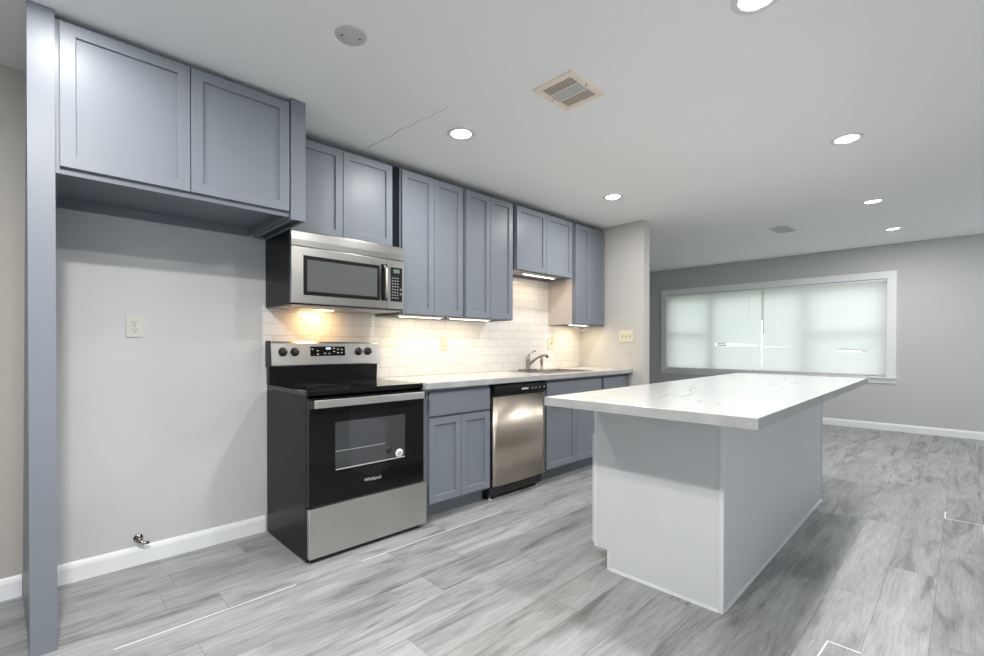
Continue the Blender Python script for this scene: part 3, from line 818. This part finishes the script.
# ------------------------------------------------------------------ under-cabinet light bars
def light_bar(x0, x1, y, ztop, label, w, tilt=0):
    cx = (x0+x1)/2
    t = thing('light_bar', label, 'light', (cx, y, ztop), 'light bars under the wall cabinets')
    bm = NB(); prism(bm, [(y-.022, ztop), (y-.022, ztop-.012), (y-.012, ztop-.020), (y+.012, ztop-.020), (y+.022, ztop-.012), (y+.022, ztop)], 'x', x0, x1); link('housing', bm, 'white', t)
    bm = NB(); box(bm, x0+.02, x1-.02, y-.009, y+.009, ztop-.0225, ztop-.0195, bev=.001); link('lens', bm, 'bar', t)
    d = bpy.data.lights.new('bar_lamp', 'AREA'); d.shape = 'RECTANGLE'; d.size = x1-x0-.04; d.size_y = .03; d.energy = w; d.color = BAR_COL
    o = bpy.data.objects.new('bar_lamp', d); COL.objects.link(o); o.parent = t; o.location = (0, 0, -.026)
    return t
light_bar(0.85, 1.26, -.17, 1.383, 'slim light bar under the tall cabinet next to the microwave', BAR_W)
light_bar(1.30, 1.75, -.20, 1.383, 'slim light bar under the second tall cabinet from the microwave', BAR_W)
light_bar(2.14, 2.62, -.22, 1.824, 'slim light bar under the raised cabinet above the sink', BAR_W*1.1)
light_bar(2.88, 3.22, -.19, 1.383, 'slim light bar under the corner cabinet, with a white cord loop', BAR_W*1.25)
bm = NB()
pts = [(2.84, -.24, 1.372)]
for k in range(13):
    a = k/12
    pts.append((2.86+.30*a, -.27, 1.368 - .062*math.sin(math.pi*a)))
pts.append((3.18, -.24, 1.374))
tube(bm, pts, .0045, 8)
o = link('lamp_cord', bm, 'white', None, (3.0, -.25, 1.37)); tag(o, 'white power cord drooping in a loop under the corner cabinet', 'cord')

# ------------------------------------------------------------------ wall plates
def duplex(label, cx, cz, y, cover, group=None):
    t = thing('wall_outlet', label, 'outlet', (cx, y, cz), group)
    bm = NB(); box(bm, cx-.036, cx+.036, y-.006, y, cz-.058, cz+.058, bev=.0025); link('cover_plate', bm, cover, t)
    for s in (-.0195, .0195):
        bm = NB()
        pts = [(cx+.017*max(-.86, min(.86, math.cos(a)*1.0)), cz+s+.0145*math.sin(a)) for a in [k*2*math.pi/24 for k in range(24)]]
        prism(bm, pts, 'y', y-.0085, y-.005); so = link('socket', bm, cover, t)
        bm = NB(); box(bm, cx-.008, cx-.0055, y-.0088, y-.008, cz+s-.002, cz+s+.007); box(bm, cx+.0055, cx+.008, y-.0088, y-.008, cz+s-.001, cz+s+.006)
        ring_lathe(bm, [(.0026, 0), (.0026, .0006), (0, .0006)], (cx, y-.0083, cz+s-.0075), (0, -1, 0), 10); sub('slots', bm, 'slot', so, t)
    bm = NB(); ring_lathe(bm, [(.003, 0), (.0025, .001), (0, .0012)], (cx, y-.006, cz), (0, -1, 0), 10); link('screw', bm, 'slot', t)
    return t
M['bone'] = mat('bone_plastic', (0.56, 0.56, 0.50), 0.35)
duplex('bone coloured duplex outlet on the bare wall of the refrigerator recess', -.642, 1.253, 0.0, 'bone')
duplex('ivory duplex outlet on the tiles between range and sink', 1.407, 1.169, -.009, 'ivory')
def toggles(label, name, c, w, h, gang, axis, pos):
    t = thing(name, label, 'switch', c)
    def bx(bm, a0, a1, d0, d1, z0, z1, bev=0):
        if axis == 'y': box(bm, c[0]+a0, c[0]+a1, pos-d1, pos-d0, c[2]+z0, c[2]+z1, bev=bev)
        else: box(bm, pos-d1, pos-d0, c[1]+a0, c[1]+a1, c[2]+z0, c[2]+z1, bev=bev)
    bm = NB(); bx(bm, -w/2, w/2, 0, .006, -h/2, h/2, .0025); link('cover_plate', bm, 'ivory', t)
    for g in range(gang):
        a = (g-(gang-1)/2)*.046
        bm = NB(); bx(bm, a-.0055, a+.0055, .004, .0066, -.0125, .0125); link('slot', bm, 'slot', t)
        bm = NB(); bx(bm, a-.0035, a+.0035, .005, .016, -.003, .010, .001); link('toggle', bm, 'ivory', t)
    return t
toggles('single ivory switch plate on the tiles behind the faucet', 'light_switch', (2.824, -.009, 1.176), .104, .116, 1, 'y', -.009)
toggles('wide ivory plate with three toggles on the partition wall', 'light_switch', (3.345, -.585, 1.25), .166, .12, 3, 'x', 3.345)

# water stub on the recess wall
t = thing('water_valve', 'small metal water stub valve low on the recess wall above the baseboard', 'valve', (-.63, 0, .135))
bm = NB(); ring_lathe(bm, [(.022, 0), (.020, .004), (.009, .006), (.009, .03), (.013, .032), (.013, .045), (0, .046)], (-.63, 0, .138), (0, -1, 0), 18); link('pipe_stub', bm, 'chrome', t)
bm = NB(); tube(bm, [(-.63, -.038, .138), (-.612, -.042, .118), (-.588, -.046, .118)], [.008, .009, .007], 10); link('outlet_arm', bm, 'chrome', t)

# ------------------------------------------------------------------ island
IO = (0.6928, -1.6634, 0.0); IA = 0.0103
def island_bm(*boxes, bev=0.0): return B(*boxes, bev=bev)
t = thing('kitchen_island', 'white painted island base under the overhanging white slab', 'island', IO, rot=IA)
t['_o'] = (0, 0, 0)      # its parts are drawn in its own turned space
bx0, bx1, by0, by1 = .398, 2.477, -.021, -.655
bm = NB()
# end profile with the toe-kick notch on the kitchen side
prism(bm, [(by1, 0), (-.098, 0), (-.098, .10), (by0, .10), (by0, .874), (by1, .874)], 'x', bx0, bx1)
link('cabinet_body', bm, 'island', t)
bm = NB()
box(bm, bx0-.004, bx0+.014, by1-.006, by1+.014, 0, .873, bev=.002)
link('corner_trim', bm, 'island_trim', t)
bm = NB(); box(bm, bx1-.012, bx1+.004, by1-.006, by1+.010, 0, .873, bev=.002); link('corner_trim', bm, 'island_trim', t)
bm = NB(); box(bm, bx0-.003, bx0+.010, by0-.012, by0+.003, .10, .873, bev=.001); link('corner_trim', bm, 'island_trim', t)
bm = NB(); box(bm, bx0-.003, bx0+.010, -.111, -.095, 0, .10, bev=.001); link('corner_trim', bm, 'island_trim', t)
bm = NB()
prism(bm, [(bx0-.007, 0), (bx0, 0), (bx0, .012), (bx0-.004, .012)], 'y', by1+.014, -.111); link('shoe_moulding', bm, 'island_trim', t)
bm = NB()
prism(bm, [(by1-.008, 0), (by1, 0), (by1, .013), (by1-.004, .013)], 'x', bx0+.014, bx1-.012); link('shoe_moulding', bm, 'island_trim', t)
nd = 4; wd = (bx1-bx0-.01)/nd
for i in range(nd):
    a = bx0+.005+i*wd
    link('door', shaker(a+G, a+wd-G, .115, .685, by0+.021, th=.020, sgn=1), 'island', t)
bm = NB(); box(bm, 0, 2.7127, -.8982, 0, .874, .914, bev=.003)
o = link('island_countertop', bm, 'quartz', None, (0, 0, 0)); o.location = IO; o.rotation_euler = (0, 0, IA)
# base of the slab at its own origin height
for v in o.data.vertices: v.co.z -= .874
o.location.z = .874
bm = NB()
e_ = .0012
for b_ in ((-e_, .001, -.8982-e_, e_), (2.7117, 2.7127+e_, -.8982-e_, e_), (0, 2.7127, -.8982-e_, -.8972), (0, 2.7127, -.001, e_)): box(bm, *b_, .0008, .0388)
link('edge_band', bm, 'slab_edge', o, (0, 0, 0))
tag(o, 'thick white veined slab overhanging the island base on all sides', 'countertop')

# ------------------------------------------------------------------ blinds
def blind(y0, y1, label, breaks, wand_y):
    xb = XE+.02; zt = OZ1-.004; zb = OZ0+.006
    t = thing('window_blind', label, 'blind', (xb, (y0+y1)/2, zb), 'venetian blinds in the wide window')
    bm = NB(); box(bm, xb-.014, xb+.014, y0, y1, zt-.028, zt, bev=.002); link('headrail', bm, 'trim', t)
    bm = NB(); box(bm, xb-.010, xb+.010, y0+.003, y1-.003, zb, zb+.014, bev=.002); link('bottom_rail', bm, 'trim', t)
    bm = NB()
    z = zb+.030; th = math.radians(62); w = .0125; k = 0; pitch = .0205
    rj = random.Random(int(y1*1000))
    while z < zt-.038:
        tv = th + rj.uniform(-.05, .05)
        segs = [(y0+.004, y1-.004, 0.0)]
        for (ba, bb, bz, dz) in breaks:
            if abs(z-bz) < pitch/2:
                segs = [(a, b, s) for a, b, s in ((y0+.004, ba, 0), (bb, y1-.004, 0)) if b-a > .02]
                if dz is not None: segs.append((ba, bb, dz))
        for a, b, dz in segs:
            rows = []
            for s, h in ((-1, 0), (0, .0022), (1, 0)):
                px = xb - s*w*math.cos(tv) - h*math.sin(tv); pz = z + s*w*math.sin(tv) - h*math.cos(tv)
                rows.append((bm.verts.new((px, a, pz+dz*.0)), bm.verts.new((px, b, pz+dz))))
            for p, q in zip(rows, rows[1:]):
                f = bm.faces.new((p[0], p[1], q[1], q[0])); f.smooth = True
        z += pitch
    sl = link('slats', bm, 'slat', t)
    bm = NB()
    for yy in (y0+.18, (y0+y1)/2, y1-.18): tube(bm, [(xb-.009, yy, zb+.01), (xb-.009, yy, zt-.02)], .0012, 5)
    link('ladder_cords', bm, 'trim', t)
    if wand_y is not None:
        bm = NB(); tube(bm, [(xb-.03, wand_y, zt-.02), (xb-.034, wand_y, 1.355)], .0045, 8); link('tilt_wand', bm, 'vent_grey', t)
    return t
blind(-.757, .796, 'white slatted blind over the window half nearer the partition, two slats broken', [(-.70, .02, 1.170, None), (-.70, .02, 1.190, -.012)], None)
blind(-2.286, -.763, 'white slatted blind over the window half nearer the bare grey wall, with tilt wand', [(-2.15, -1.75, 1.080, .03), (-1.30, -.80, 1.110, -.008), (-1.22, -.80, 1.905, .006)], -.79)

# trees beyond the lawn
def tree(x, y, h, r, label, seed):
    t = thing('tree', label, 'tree', (x, y, -.35), 'trees beyond the window')
    rg = random.Random(seed)
    bm = NB(); tube(bm, [(x, y, -.35), (x+.05, y, h*.35), (x+.1, y+.1, h*.6)], [.22, .17, .1], 10); link('trunk', bm, 'bark', t)
    bm = NB()
    for i in range(16):
        c = Vector((x+rg.uniform(-r, r)*.75, y+rg.uniform(-r, r)*.8, h*.62+rg.uniform(-1, 1)*r*.55))
        g = bmesh.ops.create_icosphere(bm, subdivisions=3, radius=r*rg.uniform(.32, .55), matrix=Matrix.Translation(c))
        for v in g['verts']:
            v.co = c + (v.co-c)*(1+rg.uniform(-.16, .16))
    link('crown', bm, 'leaf', t)
tree(17, -1.0, 5.5, 2.2, 'green tree seen through the blind behind the middle of the window', 1)
tree(22, 5.0, 6.0, 2.6, 'green tree seen through the blind nearer the partition', 2)
tree(20, -7.0, 5.0, 2.2, 'green tree seen through the blind at the bare wall end', 3)

for o in THINGS:
    if '_o' in o: del o['_o']
